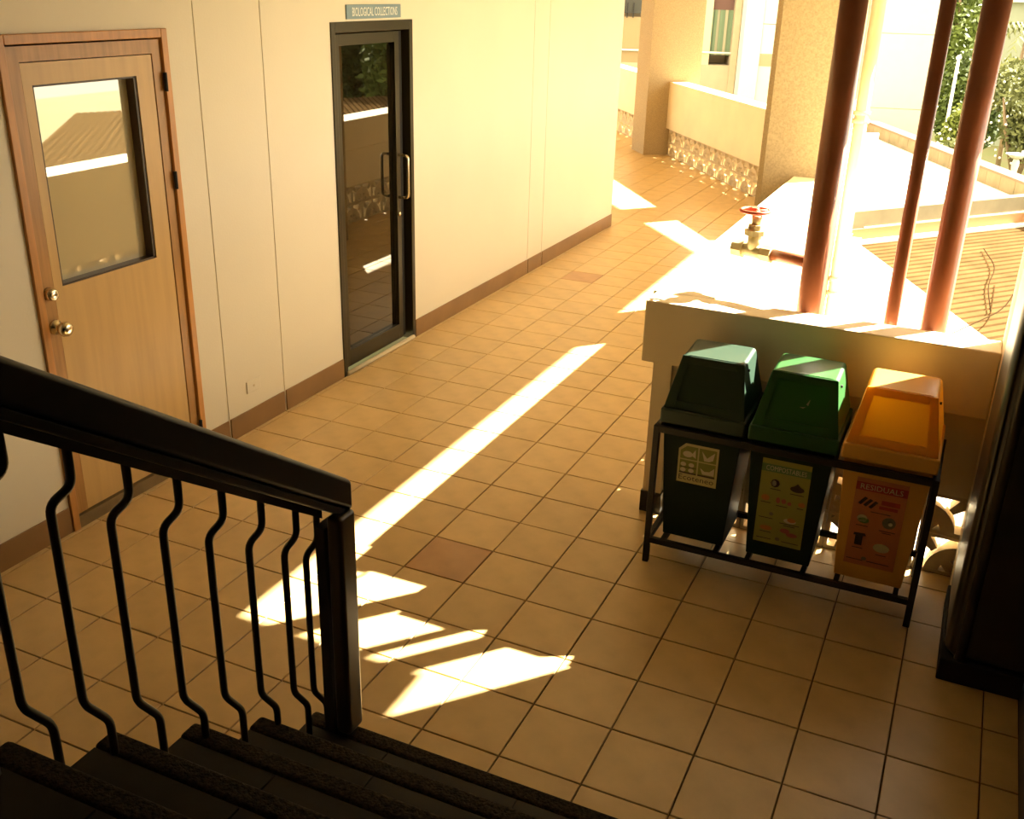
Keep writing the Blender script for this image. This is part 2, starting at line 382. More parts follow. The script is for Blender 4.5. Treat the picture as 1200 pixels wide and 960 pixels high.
# ================================================================== DOORS
d1 = thing('door_1', 'tan wooden door with glass window in an orange wood frame', 'door', (XW, 4.1, 0), kind='structure')
y0, y1, zt = D1
MB().box(XW-0.5, XW+0.05, y0, y0+0.13, 0, zt).build('frame_post', WOODF, d1, bevel=0.012)
MB().box(XW-0.5, XW+0.05, y1-0.13, y1, 0, zt).build('frame_post', WOODF, d1, bevel=0.012)
MB().box(XW-0.5, XW+0.05, y0+0.13, y1-0.13, zt-0.13, zt).build('frame_head', WOODF, d1, bevel=0.012)
MB().box(XW-0.5, XW-0.45, y0, y1, 0, zt).build('shadow_gap', BLACK, d1)
MB().box(XW-0.45, XW+0.03, y0+0.13, y1-0.13, 0, 0.2).build('sill', mat('worn_sill', (0.22, 0.15, 0.07), 0.5, var=0.3), d1, label='worn grey brown door sill')
la, lb, lz0, lz1 = y0+0.15, y1-0.15, 0.23, zt-0.155
wa, wb_, wz0, wz1 = 3.05, 4.98, 3.83, 6.64
lf = MB()
LX0, LX1 = XW-0.30, XW+0.0
for r in ((la, la+0.20, lz0, lz1), (lb-0.17, lb, lz0, lz1), (la+0.20, lb-0.17, lz1-0.20, lz1)):
    lf.box(LX0, LX1, *r)
leaf = lf.build('door_leaf', WOODD, d1)
pa, pb, pz0, pz1 = la+0.215, lb-0.185, lz0, lz1-0.215
pn = MB(); PX = XW-0.012
for r in ((pa, wa, pz0, pz1), (wb_, pb, pz0, pz1), (wa, wb_, pz0, wz0), (wa, wb_, wz1, pz1)): pn.box(LX0, PX, *r)
pn.build('door_panel', PLY, leaf)
gl = MB().box(XW-0.20, XW-0.185, wa, wb_, wz0, wz1).build('window_pane', GLASS1, leaf)
bd = MB()
for r in ((wa, wa+0.035, wz0, wz1), (wb_-0.05, wb_, wz0, wz1), (wa, wb_, wz0, wz0+0.03), (wa, wb_, wz1-0.03, wz1)): bd.box(XW-0.19, XW-0.03, *r)
bd.build('glazing_bead', mat('dark_bead', (0.06, 0.035, 0.015), 0.5), leaf)
def lathe_x(mb, x, y, z, prof, seg=16):
    n = len(mb.v)
    for (dx, r) in prof:
        for k in range(seg):
            a = 2*math.pi*k/seg; mb.v.append((x+dx, y+r*math.cos(a), z+r*math.sin(a)))
    for i in range(len(prof)-1):
        for k in range(seg):
            mb.f.append((n+i*seg+k, n+i*seg+(k+1) % seg, n+(i+1)*seg+(k+1) % seg, n+(i+1)*seg+k)); mb.sm.append(True); mb.mi.append(mb.cur)
    return mb
kb = MB(); lathe_x(kb, XW, 2.80, 3.28, [(0, .001), (0, .115), (.03, .11), (.04, .05), (.12, .045), (.15, .10), (.20, .115), (.25, .10), (.27, .05), (.272, .001)])
kb.build('door_knob', CHROME, leaf)
kb = MB(); lathe_x(kb, XW, 2.77, 3.79, [(0, .001), (0, .10), (.05, .095), (.12, .085), (.13, .05), (.12, .03), (.12, .001)])
kb.build('deadbolt', CHROME, leaf)
for z in (0.62, 5.0, 6.52):
    MB().tube([(XW+0.055, lb+0.01, z-0.14), (XW+0.055, lb+0.01, z+0.14)], 0.03, 8).build('hinge', BLACK, leaf)

d2 = thing('door_2', 'dark bronze glazed aluminium door below the sign', 'door', (XW, 11.7, 0), kind='structure')
y0, y1, zt = D2
MB().box(XW-0.7, XW+0.03, y0, y0+0.14, 0, zt).build('frame_post', ALU, d2, bevel=0.012)
MB().box(XW-0.7, XW+0.03, y1-0.14, y1, 0, zt).build('frame_post', ALU, d2, bevel=0.012)
MB().box(XW-0.7, XW+0.03, y0+0.14, y1-0.14, zt-0.2, zt).build('frame_head', ALU, d2, bevel=0.012)
MB().box(XW-0.75, XW-0.5, y0, y1, 0, zt).build('shadow_gap', BLACK, d2)
a, b, z0, z1 = y0+0.17, y1-0.42, 0.12, zt-0.23
lf = MB(); X0, X1 = XW-0.28, XW-0.08
for r in ((a, a+0.24, z0, z1), (b-0.18, b, z0, z1), (a+0.24, b-0.18, z0, z0+0.36), (a+0.24, b-0.18, z1-0.22, z1)): lf.box(X0, X1, *r)
lf2 = lf.build('door_leaf', ALU, d2, bevel=0.01)
MB().box(XW-0.19, XW-0.18, a+0.23, b-0.17, z0+0.35, z1-0.21).build('glass_pane', GLASS2, lf2)
MB().box(XW-0.42, XW-0.14, b+0.05, b+0.20, z0, z1).build('jamb_strip', BLACK, d2)
hp = smooth_path([(XW-0.08, b-0.09, 3.5), (XW+0.16, b-0.09, 3.5), (XW+0.16, b-0.09, 4.45), (XW-0.08, b-0.09, 4.45)], 0.1)
MB().tube(hp, 0.035, 10).build('pull_handle', CHROME, lf2, label='chrome pull handle')
kb = MB(); lathe_x(kb, XW-0.08, b-0.09, 3.12, [(0, .001), (0, .055), (.03, .05), (.03, .001)]); kb.build('lock_cylinder', CHROME, lf2)
MB().tube([(XW+0.03, y0+0.10, 0.05), (XW+0.05, y0+1.4, 0.06), (XW+0.03, y1-0.12, 0.05)], 0.05, 8).build('door_sweep', mat('pale_rubber', (0.55, 0.46, 0.30), 0.6), d2, label='pale draught strip lying along the door foot')

# sign
sg = thing('door_sign', 'blue grey sign reading BIOLOGICAL COLLECTIONS above the glazed door', 'sign', (XW, 11.73, 7.45))
MB().box(XW, XW+0.03, 10.70, 12.77, 7.335, 7.60).build('sign_board', SIGNB, sg)
text_mb('BIOLOGICAL COLLECTIONS', (XW+0.034, 10.90, 7.385), (0, 1, 0), (0, 0, 1), 1.72, 0.165).build('lettering', SIGNW, sg, fixn=False)
# cover plate
cp = thing('wall_plate', 'small cream cover plate low on the wall between the doors', 'plate', (XW, 7.1, 0.9))
MB().box(XW, XW+0.025, 6.88, 7.28, 0.76, 1.0).build('plate', WALL, cp, bevel=0.01)
MB().box(XW, XW+0.03, 7.06, 7.10, 0.86, 0.90).build('screw', JOINT, cp)

# ================================================================== STAIR
st = thing('stair', 'dark stone stair with pebbled nosings climbing to the camera', 'stair', (4.8, -1.5, 0), kind='structure')
R, G, XL = 0.6, 0.9, 1.16
for k in range(1, 6):
    yn = 0.15-G*(k-1); z = R*k; ye = yn-G if k < 5 else -16
    sp = MB().box(XL, 8.4, ye-0.05 if k < 5 else ye, yn-0.03, z-R-0.02 if k > 1 else 0, z-0.03).build('step', STEP, st)
    MB().box(XL-0.03, 8.4, yn-0.22, yn, z-0.16, z).build('nosing', NOSE, sp, bevel=0.05, seg=3, label='rough pebbled nosing')
    x = XL+(0.45 if k % 2 else 0.1)
    x0 = XL
    while x0 < 8.38:
        x1 = min(x0+(1.5 if x0 > XL else (1.05 if k % 2 else 1.45)), 8.39)
        MB().box(x0+0.01, x1-0.01, max(ye, yn-G)+0.02, yn-0.235, z-0.03, z-0.006).build('tread_tile', STEP, sp)
        x0 = x1

rl = thing('stair_railing', 'black stair railing with bent iron balusters and thick wooden handrail', 'railing', (1.5, -1.5, 0.6))
ZT, SL = 3.55, 0.68
def rz(y): return ZT-SL*(y-0.22)
def railfn(x0, x1, ya, yb, lo, hi):
    return [(x0, ya, rz(ya)+lo), (x1, ya, rz(ya)+lo), (x1, yb, rz(yb)+lo), (x0, yb, rz(yb)+lo), (x0, ya, rz(ya)+hi), (x1, ya, rz(ya)+hi), (x1, yb, rz(yb)+hi), (x0, yb, rz(yb)+hi)]
MB().hexa(railfn(1.28, 1.70, -5.4, 0.22, -0.34, 0)).build('handrail', DARKW, rl, bevel=0.05, seg=3)
MB().hexa(railfn(1.32, 1.66, -5.4, 0.20, -0.44, -0.34)).build('rail_moulding', DARKW, rl, bevel=0.02)
MB().hexa(railfn(1.29, 1.47, -5.4, 0.0, -0.53, -0.44)).build('rail_bar', IRON, rl)
nw = MB().box(1.55, 1.73, -0.07, 0.21, 0.6, 3.25).build('newel_post', mat('worn_varnished_wood', (0.050, 0.036, 0.016), 0.30, spec=0.6, var=0.3, scale=5, stretch=(6, 6, 1)), rl, bevel=0.05, seg=3)
MB().box(1.42, 1.535, -0.07, 0.19, 0.6, 3.1).build('newel_plate', IRON, nw)
bal = [0.04] + [-0.29-0.495*k for k in range(9)]
BX = 1.37
def step_z(y):
    k = 1
    while k < 5 and y < 0.15-G*k: k += 1
    return R*k
for yb in bal:
    zt = rz(yb)-0.5; zl = rz(yb)-0.80
    zr = 1.36+0.67*(-0.76-yb); zs = step_z(yb)
    pts = [(BX, yb, zt), (BX, yb, zl), (BX, yb-0.21, zl-0.06), (BX, yb-0.21, zr+0.33), (BX, yb, zr+0.02), (BX, yb, zs)]
    if zr < zs+0.12: pts[4] = (BX, yb, zs+0.14)
    path = smooth_path(pts, 0.08)
    MB().tube(path, 0.034, 8).build('baluster', IRON2, rl)

# ================================================================== BINS
BF = 5.95
def make_bin(cx, cb, cl, hm, label, sheet):
    t = thing('trash_bin', label, 'bin', (cx, 6.5, 0.43), group='three recycling bins in the black stand')
    # body: hollow tapered bucket
    tw, bw = 0.575, 0.455
    zt, zb = 2.36, 0.44
    Y0t, Y1t, Y0b, Y1b = 5.93, 7.10, 6.02, 6.92
    def ring(w, ya, yb, z): return [(cx-w, ya, z), (cx+w, ya, z), (cx+w, yb, z), (cx-w, yb, z)]
    mb = MB()
    P = ring(bw, Y0b, Y1b, zb)+ring(tw, Y0t, Y1t, zt)+ring(tw-.03, Y0t+.03, Y1t-.03, zt)+ring(bw-.03, Y0b+.03, Y1b-.03, zb+.03)
    fs = [(3,2,1,0)]
    for k in range(3):
        for i in range(4): fs.append((4*k+i, 4*k+(i+1) % 4, 4*k+4+(i+1) % 4, 4*k+4+i))
    fs.append((12,13,14,15)); mb.faces(P, fs)
    body = mb.build('bin_body', cb, t, bevel=0.045, seg=3)
    # lid: rim skirt and a hood, front opening closed by a flap
    w0, w1 = 0.615, 0.445
    lid = MB()
    lid.hexa(ring(w0, 5.86, 7.2, 2.30)+ring(w0, 5.86, 7.2, 2.53))
    rim = lid.build('lid', cl, t, bevel=0.03, seg=3)
    hd = MB().hexa([(cx-w0+.03, 5.92, 2.53), (cx+w0-.03, 5.92, 2.53), (cx+w0-.03, 7.16, 2.53), (cx-w0+.03, 7.16, 2.53),
                    (cx-w1, 6.20, 3.26), (cx+w1, 6.20, 3.26), (cx+w1, 6.92, 3.30), (cx-w1, 6.92, 3.30)])
    hd.f.pop(2); hd.sm.pop(2); hd.mi.pop(2)          # open front, filled by surround and flap
    hood = hd.build('hood', hm, rim, bevel=0.055, seg=3)
    def fr(s, h, d=0.0):     # point on the sloping front of the hood
        wv = (w0-.03)*(1-h)+w1*h
        return (cx+s*wv, 5.92+0.28*h-d, 2.53+0.73*h)
    # raised surround leaves the flap recessed
    sr = MB()
    for (s0, s1, h0, h1) in ((-1, -.76, 0, 1), (.76, 1, 0, 1), (-.76, .76, 0, .15), (-.76, .76, .86, 1)):
        sr.hexa([fr(s0, h0, -.01), fr(s1, h0, -.01), fr(s1, h1, -.01), fr(s0, h1, -.01), fr(s0, h0, .022), fr(s1, h0, .022), fr(s1, h1, .022), fr(s0, h1, .022)])
    sr.build('flap_surround', hm, rim, bevel=0.008)
    MB().poly([fr(-.77, .14, 0), fr(.77, .14, 0), fr(.77, .87, 0), fr(-.77, .87, 0)]).build('swing_flap', hm, rim, fixn=False)
    MB().tube([(cx+w1+.0, 6.33, 3.14), (cx+w1+.05, 6.33, 3.14)], 0.02, 8).build('flap_pivot', BLACK, rim)
    if hm is HOODG:
        sc = MB(); sc.poly([fr(.0, .44, .008), fr(.10, .42, .008), fr(.17, .46, .008), (fr(.10, .445, .008))]); sc.poly([fr(.17, .50, .008), fr(.22, .48, .008), fr(.26, .60, .008), fr(.23, .57, .008)])
        sc.build('scuff_mark', mat('pale_scuff', (0.45, 0.36, 0.22), 0.7), rim, fixn=False, kind='stuff')
    sheet(t, cx, body)
    return t
# position on the body front face
def bface(cx, x, z, d):
    h = (z-0.44)/(2.36-0.44); return (x, 6.02+(5.93-6.02)*h-d, z)
def flat(mb, cx, pts, d): mb.poly([bface(cx, x, z, d) for x, z in pts]); return mb
def rect(x0, x1, z0, z1): return [(x0, z0), (x1, z0), (x1, z1), (x0, z1)]
def ell(x, z, rx, rz_, n=12, a0=0, a1=2*math.pi): return [(x+rx*math.cos(a0+(a1-a0)*k/n), z+rz_*math.sin(a0+(a1-a0)*k/n)) for k in range(n)]
PAPERG = mat('pale_olive_sticker', (0.55, 0.50, 0.22), 0.5)
PRNG = mat('olive_print', (0.20, 0.22, 0.035), 0.5)
PRND = mat('dark_brown_print', (0.035, 0.022, 0.010), 0.5)
SHEETG = mat('yellow_green_sheet', (0.33, 0.34, 0.075), 0.5)
HEADG = mat('green_heading', (0.10, 0.22, 0.08), 0.5)
SHEETR = mat('salmon_sheet', (0.60, 0.21, 0.085), 0.5)
HEADR = mat('red_heading', (0.42, 0.045, 0.03), 0.5)
PORANGE = mat('orange_print', (0.55, 0.22, 0.05), 0.5)
PPINK = mat('rose_print', (0.42, 0.12, 0.09), 0.5)
PGREEN = mat('leaf_green_print', (0.16, 0.30, 0.05), 0.5)
PGREY = mat('grey_print', (0.18, 0.17, 0.10), 0.5)
PCREAM = mat('cream_print', (0.62, 0.56, 0.36), 0.5)

def sheet1(t, cx, body):
    x0, x1, z0, z1 = 3.51, 4.10, 1.385, 2.025
    b = MB(); flat(b, cx, [(x0, z0), (x1, z0), (x1, z1), (x0+.10, z1), (x0, z1-.10)], 0.012); s = b.build('sticker', PAPERG, t, fixn=False, label='peeling pale sticker reading Ecoteneo')
    g = MB(); k = 0.02; xm = (x0+x1)/2; zm = z0+0.37
    flat(g, cx, [(x0+.03, zm+k), (xm-k/2, zm+k), (xm-k/2, z1-.04), (x0+.12, z1-.04), (x0+.03, z1-.12)], 0.015)
    flat(g, cx, rect(xm+k/2, x1-.03, zm+k, z1-.04), 0.015)
    flat(g, cx, rect(x0+.03, xm-k/2, z0+.15, zm), 0.015); flat(g, cx, rect(xm+k/2, x1-.03, z0+.15, zm), 0.015)
    g.build('print', PRNG, s, fixn=False, kind='stuff')
    p = MB()      # pale fish, bird, shells and seed pod
    flat(p, cx, ell(x0+.14, zm+.10, .075, .05), 0.018); flat(p, cx, [(x0+.19, zm+.09), (x0+.26, zm+.05), (x0+.25, zm+.19)], 0.018)
    flat(p, cx, [(xm+.05, zm+.19), (xm+.13, zm+.09), (xm+.24, zm+.20), (xm+.22, zm+.07), (xm+.16, zm+.04), (xm+.09, zm+.04)], 0.018)
    for dx in (.085, .205):
        flat(p, cx, ell(x0+dx, z0+.30, .042, .035), 0.018); flat(p, cx, ell(x0+dx, z0+.21, .042, .035), 0.018)
    flat(p, cx, [(xm+.04, z0+.29), (xm+.11, z0+.24), (xm+.18, z0+.25), (xm+.25, z0+.32), (xm+.25, z0+.19), (xm+.08, z0+.19)], 0.018)
    p.build('print', PCREAM, s, fixn=False, kind='stuff')
    d = MB()
    for (a, b_) in ((x0+.03, xm-.01), (xm+.01, x1-.03)): flat(d, cx, rect(a, b_, z0+.15, z0+.175), 0.0185)
    flat(d, cx, rect(x0+.03, xm-.01, z0+.25, z0+.262), 0.0185)
    d.build('print', PRND, s, fixn=False, kind='stuff')
    tx = text_mb('Ecoteneo', bface(cx, x0+.03, z0+.045, 0.016), (1, 0, 0), (0, -0.047, 0.999), 0.52, 0.085); tx.build('lettering', PRND, s, fixn=False)
def poster(t, x0, x1, z0, z1, paper, head, title, hz0, hz1, lab, cx):
    b = MB(); flat(b, cx, rect(x0, x1, z0, z1), 0.012); s = b.build('poster', paper, t, fixn=False, label=lab)
    h = MB(); flat(h, cx, rect(x0, x1, hz0, hz1), 0.015); h.build('print', head, s, fixn=False)
    text_mb(title, bface(cx, x0+.06, hz0+.022, 0.018), (1, 0, 0), (0, -0.047, 0.999), (x1-x0)-.12, hz1-hz0-.044).build('lettering', PCREAM, s, fixn=False)
    return s
def captions(s, cx, rows):
    d = MB()
    for (x0, x1, z) in rows: flat(d, cx, rect(x0, x1, z, z+.012), 0.0185)
    d.build('print', PRND, s, fixn=False, kind='stuff')
def prints(s, cx, m_, polys):  # tiny printed pictures
    d = MB()
    for i, q in enumerate(polys): flat(d, cx, q, 0.0165+0.0004*i)
    d.build('print', m_, s, fixn=False, kind='stuff')
def sheet2(t, cx, body):
    x0, x1, z0, z1 = 4.72, 5.40, 0.69, 2.05
    s = poster(t, x0, x1, z0, z1, SHEETG, HEADG, 'COMPOSTABLES', 1.85, 1.97, 'yellow green poster headed COMPOSTABLES', cx)
    prints(s, cx, PRND, [ell(4.93, 1.68, .065, .065, 8), ell(5.24, 1.65, .10, .05), [(5.14, 1.64), (5.24, 1.74), (5.34, 1.64)]])
    prints(s, cx, PCREAM, [ell(4.915, 1.68, .035, .045), ell(5.20, 1.12, .09, .04)])
    prints(s, cx, PORANGE, [ell(4.82, 1.43, .06, .05), ell(5.33, 1.42, .05, .04), ell(5.22, 1.14, .06, .035), ell(4.88, 0.94, .09, .04)])
    prints(s, cx, PPINK, [ell(5.00, 1.42, .03, .05), ell(5.08, 1.42, .035, .04), ell(5.16, 1.40, .03, .03), ell(5.15, 0.95, .07, .04), ell(5.25, 0.90, .08, .035)])
    prints(s, cx, PGREY, [ell(4.93, 1.18, .03, .03), ell(5.06, 0.79, .035, .03)])
    captions(s, cx, [(4.87, 5.02, 1.58), (5.15, 5.34, 1.56), (4.76, 4.90, 1.35), (4.98, 5.14, 1.33), (5.27, 5.36, 1.35), (4.76, 4.96, 1.10), (5.06, 5.34, 1.06), (5.12, 5.28, 1.03), (4.80, 4.96, 0.87), (4.76, 4.97, 0.76), (5.12, 5.36, 0.76)])
def sheet3(t, cx, body):
    x0, x1, z0, z1 = 6.00, 6.67, 0.68, 2.05
    s = poster(t, x0, x1, z0, z1, SHEETR, HEADR, 'RESIDUALS', 1.86, 1.985, 'salmon poster headed RESIDUALS', cx)
    for i in range(3):
        prints(s, cx, PRND, [[(6.06+.07*i, 1.66-.02*i), (6.10+.07*i, 1.64-.02*i), (6.18+.07*i, 1.75-.02*i), (6.14+.07*i, 1.77-.02*i)]])
    prints(s, cx, HEADR, [rect(6.36, 6.60, 1.69, 1.76), rect(6.34, 6.58, 1.62, 1.67)])
    prints(s, cx, PCREAM, [ell(6.15, 1.43, .07, .06), ell(6.52, 1.42, .03, .03), ell(6.46, 1.02, .11, .07)])
    prints(s, cx, PGREEN, [ell(6.17, 1.40, .075, .045), ell(6.49, 1.00, .06, .04)])
    prints(s, cx, PGREY, [ell(6.50, 1.43, .09, .09), ell(6.26, 0.80, .035, .03)])
    prints(s, cx, PRND, [rect(6.10, 6.20, 1.00, 1.18), [(6.07, 1.15), (6.24, 1.16), (6.22, 1.20), (6.08, 1.19)]])
    captions(s, cx, [(6.24, 6.50, 1.55), (6.08, 6.24, 1.31), (6.39, 6.60, 1.29), (6.43, 6.55, 1.26), (6.08, 6.22, 0.95), (6.40, 6.54, 0.90), (6.03, 6.25, 0.76), (6.30, 6.60, 0.76)])
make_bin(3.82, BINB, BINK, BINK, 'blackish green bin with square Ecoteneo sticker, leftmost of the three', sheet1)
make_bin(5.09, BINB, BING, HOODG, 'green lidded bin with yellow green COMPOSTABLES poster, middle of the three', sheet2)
make_bin(6.355, BINO, BINO, HOODO, 'orange bin with salmon RESIDUALS poster, rightmost of the three', sheet3)
# small scar on the green lid belongs to nothing else
sd_ = thing('bin_stand', 'black steel tube stand holding the three bins', 'stand', (5.07, 6.5, 0))
SX0, SX1, SY0, SY1 = 3.19, 6.97, 5.83, 7.24
for x in (SX0, SX1):
    for y in (SY0, SY1):
        MB().box(x-.045, x+.045, y-.045, y+.045, 0, 2.27).build('leg', IRON, sd_, bevel=0.01)
for y in (SY0, SY1):
    MB().box(SX0, SX1, y-.04, y+.04, 2.17, 2.27).build('top_rail', IRON, sd_, bevel=0.01)
    MB().box(SX0, SX1, y-.04, y+.04, 0.34, 0.43).build('bottom_rail', IRON, sd_, bevel=0.01)
for x in (SX0, SX1):
    MB().box(x-.04, x+.04, SY0, SY1, 2.17, 2.27).build('top_rail', IRON, sd_, bevel=0.01)
    MB().box(x-.04, x+.04, SY0, SY1, 0.34, 0.43).build('bottom_rail', IRON, sd_, bevel=0.01)
for cx in (3.82, 5.09, 6.355):
    for dx in (-0.40, 0.40):
        MB().box(cx+dx-.035, cx+dx+.035, SY0, SY1, 0.36, 0.435).build('cross_bar', IRON, sd_)

# ================================================================== PIPES
def pipe(x, y, r, label):
    t = thing('standpipe', label, 'pipe', (x, y, -3))
    p = MB().tube([(x, y, -3), (x, y, 8.34)], r, 24).build('pipe', REDP, t)
    for z in (-1.0, ):
        MB().tube([(x, y, z-.12), (x, y, z+.12)], r*1.18, 24).build('coupling', REDP, t)
    return t
PY = 8.15
p1 = pipe(4.76, PY, 0.19, 'thick red standpipe with brass gate valve, leftmost of three')
pipe(5.95, PY, 0.10, 'thin red standpipe between the two thick ones')
pipe(6.54, PY, 0.18, 'thick red standpipe nearest the dark right column')
zb = 4.30
MB().tube([(4.76, PY+.1, zb), (3.98, PY+.35, zb)], 0.095, 16).build('branch_pipe', REDP, p1)
vc = Vector((3.73, PY+.42, zb))
vd = Vector((-0.95, 0.30, 0)).normalized()
vb = MB()
vb.tube([vc-vd*.34, vc-vd*.16], 0.135, 8, smooth=False); vb.tube([vc-vd*.16, vc+vd*.16], 0.11, 14); vb.tube([vc+vd*.16, vc+vd*.34], 0.14, 8, smooth=False)
vb.tube([vc, vc+Vector((0, 0, .30))], 0.105, 14); vb.tube([vc+Vector((0, 0, .26)), vc+Vector((0, 0, .34))], 0.17, 12, smooth=False)
vb.tube([vc+Vector((0, 0, .34)), vc+Vector((0, 0, .42))], 0.12, 8, smooth=False); vb.tube([vc+Vector((0, 0, .42)), vc+Vector((0, 0, .56))], [0.07, 0.085], 10)
vb.tube([vc+Vector((0, 0, .50)), vc+Vector((0, 0, .64))], 0.035, 8)
val = vb.build('gate_valve', BRASS, p1, label='brass gate valve')
wh = MB(); wc = vc+Vector((-.04, 0, .63)); n = 24; rr = 0.215
pts = [wc+Vector((rr*math.cos(2*math.pi*k/n), rr*math.sin(2*math.pi*k/n), 0)) for k in range(n+1)]
wh.tube(pts, 0.03, 8, caps=False)
for k in range(4): wh.tube([wc, wc+Vector((rr*math.cos(k*math.pi/2+.4), rr*math.sin(k*math.pi/2+.4), 0))], 0.024, 6)
wh.tube([wc-Vector((0, 0, .03)), wc+Vector((0, 0, .05))], 0.06, 10)
wh.build('hand_wheel', REDW, val, label='red hand wheel')

dp = thing('downpipe', 'cream rainwater downpipe on the sunlit side of the near column', 'pipe', (3.74, 20.75, -3))
DPM = mat('stained_cream_paint', (0.70, 0.60, 0.42), 0.6, col2=(0.42, 0.27, 0.11), scale=1.6, stretch=(3, 3, .5))
MB().tube([(3.74, 20.75, -3), (3.74, 20.75, 8.99)], 0.17, 14).build('pipe', DPM, dp)
for z in (5.25, 5.05, 0.9, 0.5): MB().tube([(3.74, 20.75, z-.05), (3.74, 20.75, z+.05)], 0.215, 14).build('collar', DPM, dp)

# ================================================================== OUTSIDE
GRD = -11
GRASS = mat('dry_grass', (0.14, 0.15, 0.04), 0.9, col2=(0.17, 0.14, 0.06), scale=0.6)
MB().zprism([(-80, -30), (120, -30), (120, 200), (-80, 200)], GRD-0.5, GRD).build('ground', GRASS, kind='structure', label='dry grass ground below the building', cat='ground')
ROOFO = mat('terracotta_sheet', (0.105, 0.062, 0.026), 0.9, spec=0.0, var=0.3, scale=2)
STONE = mat('stained_stone', (0.24, 0.17, 0.085), 0.85, col2=(0.15, 0.12, 0.055), scale=3)
e1 = Vector((math.cos(math.radians(51)), math.sin(math.radians(51)), 0)); e2 = Vector((math.cos(math.radians(115.2)), math.sin(math.radians(115.2)), 0))
# white canopy right below the parapets
can = MB().zprism([(3.36, 7.92), (9.5, 7.92), (9.5, 27.4), (7.7, 31.15), (1.94, 43.4), (-1.0, 43.4), (-1.0, 37.2), (3.38, 30.8)], -3.3, -3.0)
can.build('canopy', WHITE, label='flat white concrete canopy just below the parapets', cat='canopy', org=(3.36, 7.92, -3.3))
# terracotta corrugated roof: base plus single corrugations running along e1
rc = thing('corrugated_roof', 'terracotta roof of long narrow sheets beyond the white canopy', 'roof', (7.7, 31.15, -3.15))
A = Vector((1.94, 43.4, -3.12)); L = 58.0; W = 34.0
def rp(s, t_, z=0.0): q = A+e1*s-e2*t_; return (q.x, q.y, q.z+z)
MB().hexa([rp(0, 0, -.25), rp(0, W, -.25), rp(L, W, -.25), rp(L, 0, -.25), rp(0, 0, -.08), rp(0, W, -.08), rp(L, W, -.08), rp(L, 0, -.08)]).build('roof_deck', mat('dark_roof_gap', (0.030, 0.017, 0.007), 0.9, spec=0.0), rc)
nst = 60; dw = W/nst
for k in range(nst):
    a, b = k*dw+.04, (k+1)*dw-.04
    st_ = MB(); st_.hexa([rp(-.05, a, -.08), rp(-.05, b, -.08), rp(L, b, -.08), rp(L, a, -.08), rp(-.05, a+.06, .03), rp(-.05, b-.06, .03), rp(L, b-.06, .03), rp(L, a+.06, .03)])
    st_.build('roof_sheet', ROOFO, rc)
for s in (0.0,):
    MB().tube([rp(-.1, -.1, .0), rp(-.1, W, .0)], 0.06, 6).build('verge_trim', mat('dark_verge', (0.16, 0.10, 0.05), 0.8), rc)
# ledge wall and the flat roof behind it
lw = thing('ledge_wall', 'long grey beige ledge wall behind the terracotta roof', 'wall', (1.9, 43.5, -3))
B0 = Vector((1.70, 43.1, 0))
def lp(s, n_, z): q = B0+e1*s+Vector((-math.sin(math.radians(51)), math.cos(math.radians(51)), 0))*n_; return (q.x, q.y, z)
MB().hexa([lp(-.3, .25, -3.2), lp(36, .25, -3.2), lp(36, .75, -3.2), lp(-.3, .75, -3.2), lp(-.3, .25, -1.62), lp(36, .25, -1.62), lp(36, .75, -1.62), lp(-.3, .75, -1.62)]).build('ledge', mat('grey_beige_render', (0.20, 0.165, 0.09), 0.85, var=0.2, scale=3), lw)
MB().hexa([lp(-.3, .12, -3.0), lp(36, .12, -3.0), lp(36, .25, -3.0), lp(-.3, .25, -3.0), lp(-.3, .12, -2.45), lp(36, .12, -2.45), lp(36, .25, -2.45), lp(-.3, .25, -2.45)]).build('orange_band', mat('orange_band_paint', (0.30, 0.15, 0.055), 0.8), lw)
MB().hexa([lp(-.3, -.35, -3.1), lp(36, -.35, -3.1), lp(36, .12, -3.1), lp(-.3, .12, -3.1), lp(-.3, -.35, -2.98), lp(36, -.35, -2.98), lp(36, .12, -2.98), lp(-.3, .12, -2.98)]).build('white_flashing', WHITE, lw)
fr_ = thing('flat_roof', 'white flat roof with stained stone edge beyond the ledge wall', 'roof', (0, 60, -2.4))
E0 = Vector((9.0, 56.6, 0)); E1 = Vector((-2.2, 80.5, 0))
MB().zprism([(2.2, 44.0), (24, 71), (E0.x+14, E0.y+15), (E0.x, E0.y), (E1.x, E1.y), (-9, 84), (-9, 60)], -2.8, -2.4).build('roof_slab', WHITE, fr_)
sn = (E1-E0).normalized(); nn = Vector((sn.y, -sn.x, 0))
def sp_(s, n_, z): q = E0+sn*s+nn*n_; return (q.x, q.y, z)
nb = 14; LL = (E1-E0).length; SB = -14.0
for k in range(nb+8):
    a = SB+(LL-SB)*k/(nb+8); b = SB+(LL-SB)*(k+1)/(nb+8)-.04
    MB().hexa([sp_(a, 0, -2.45), sp_(b, 0, -2.45), sp_(b, .8, -2.45), sp_(a, .8, -2.45), sp_(a, 0, -1.55), sp_(b, 0, -1.55), sp_(b, .8, -1.55), sp_(a, .8, -1.55)]).build('edge_stone', STONE, fr_)
MB().hexa([sp_(SB, -.1, -1.55), sp_(LL, -.1, -1.55), sp_(LL, .95, -1.55), sp_(SB, .95, -1.55), sp_(SB, -.1, -1.42), sp_(LL, -.1, -1.42), sp_(LL, .95, -1.42), sp_(SB, .95, -1.42)]).build('coping', mat('brown_coping', (0.16, 0.08, 0.04), 0.8), fr_)

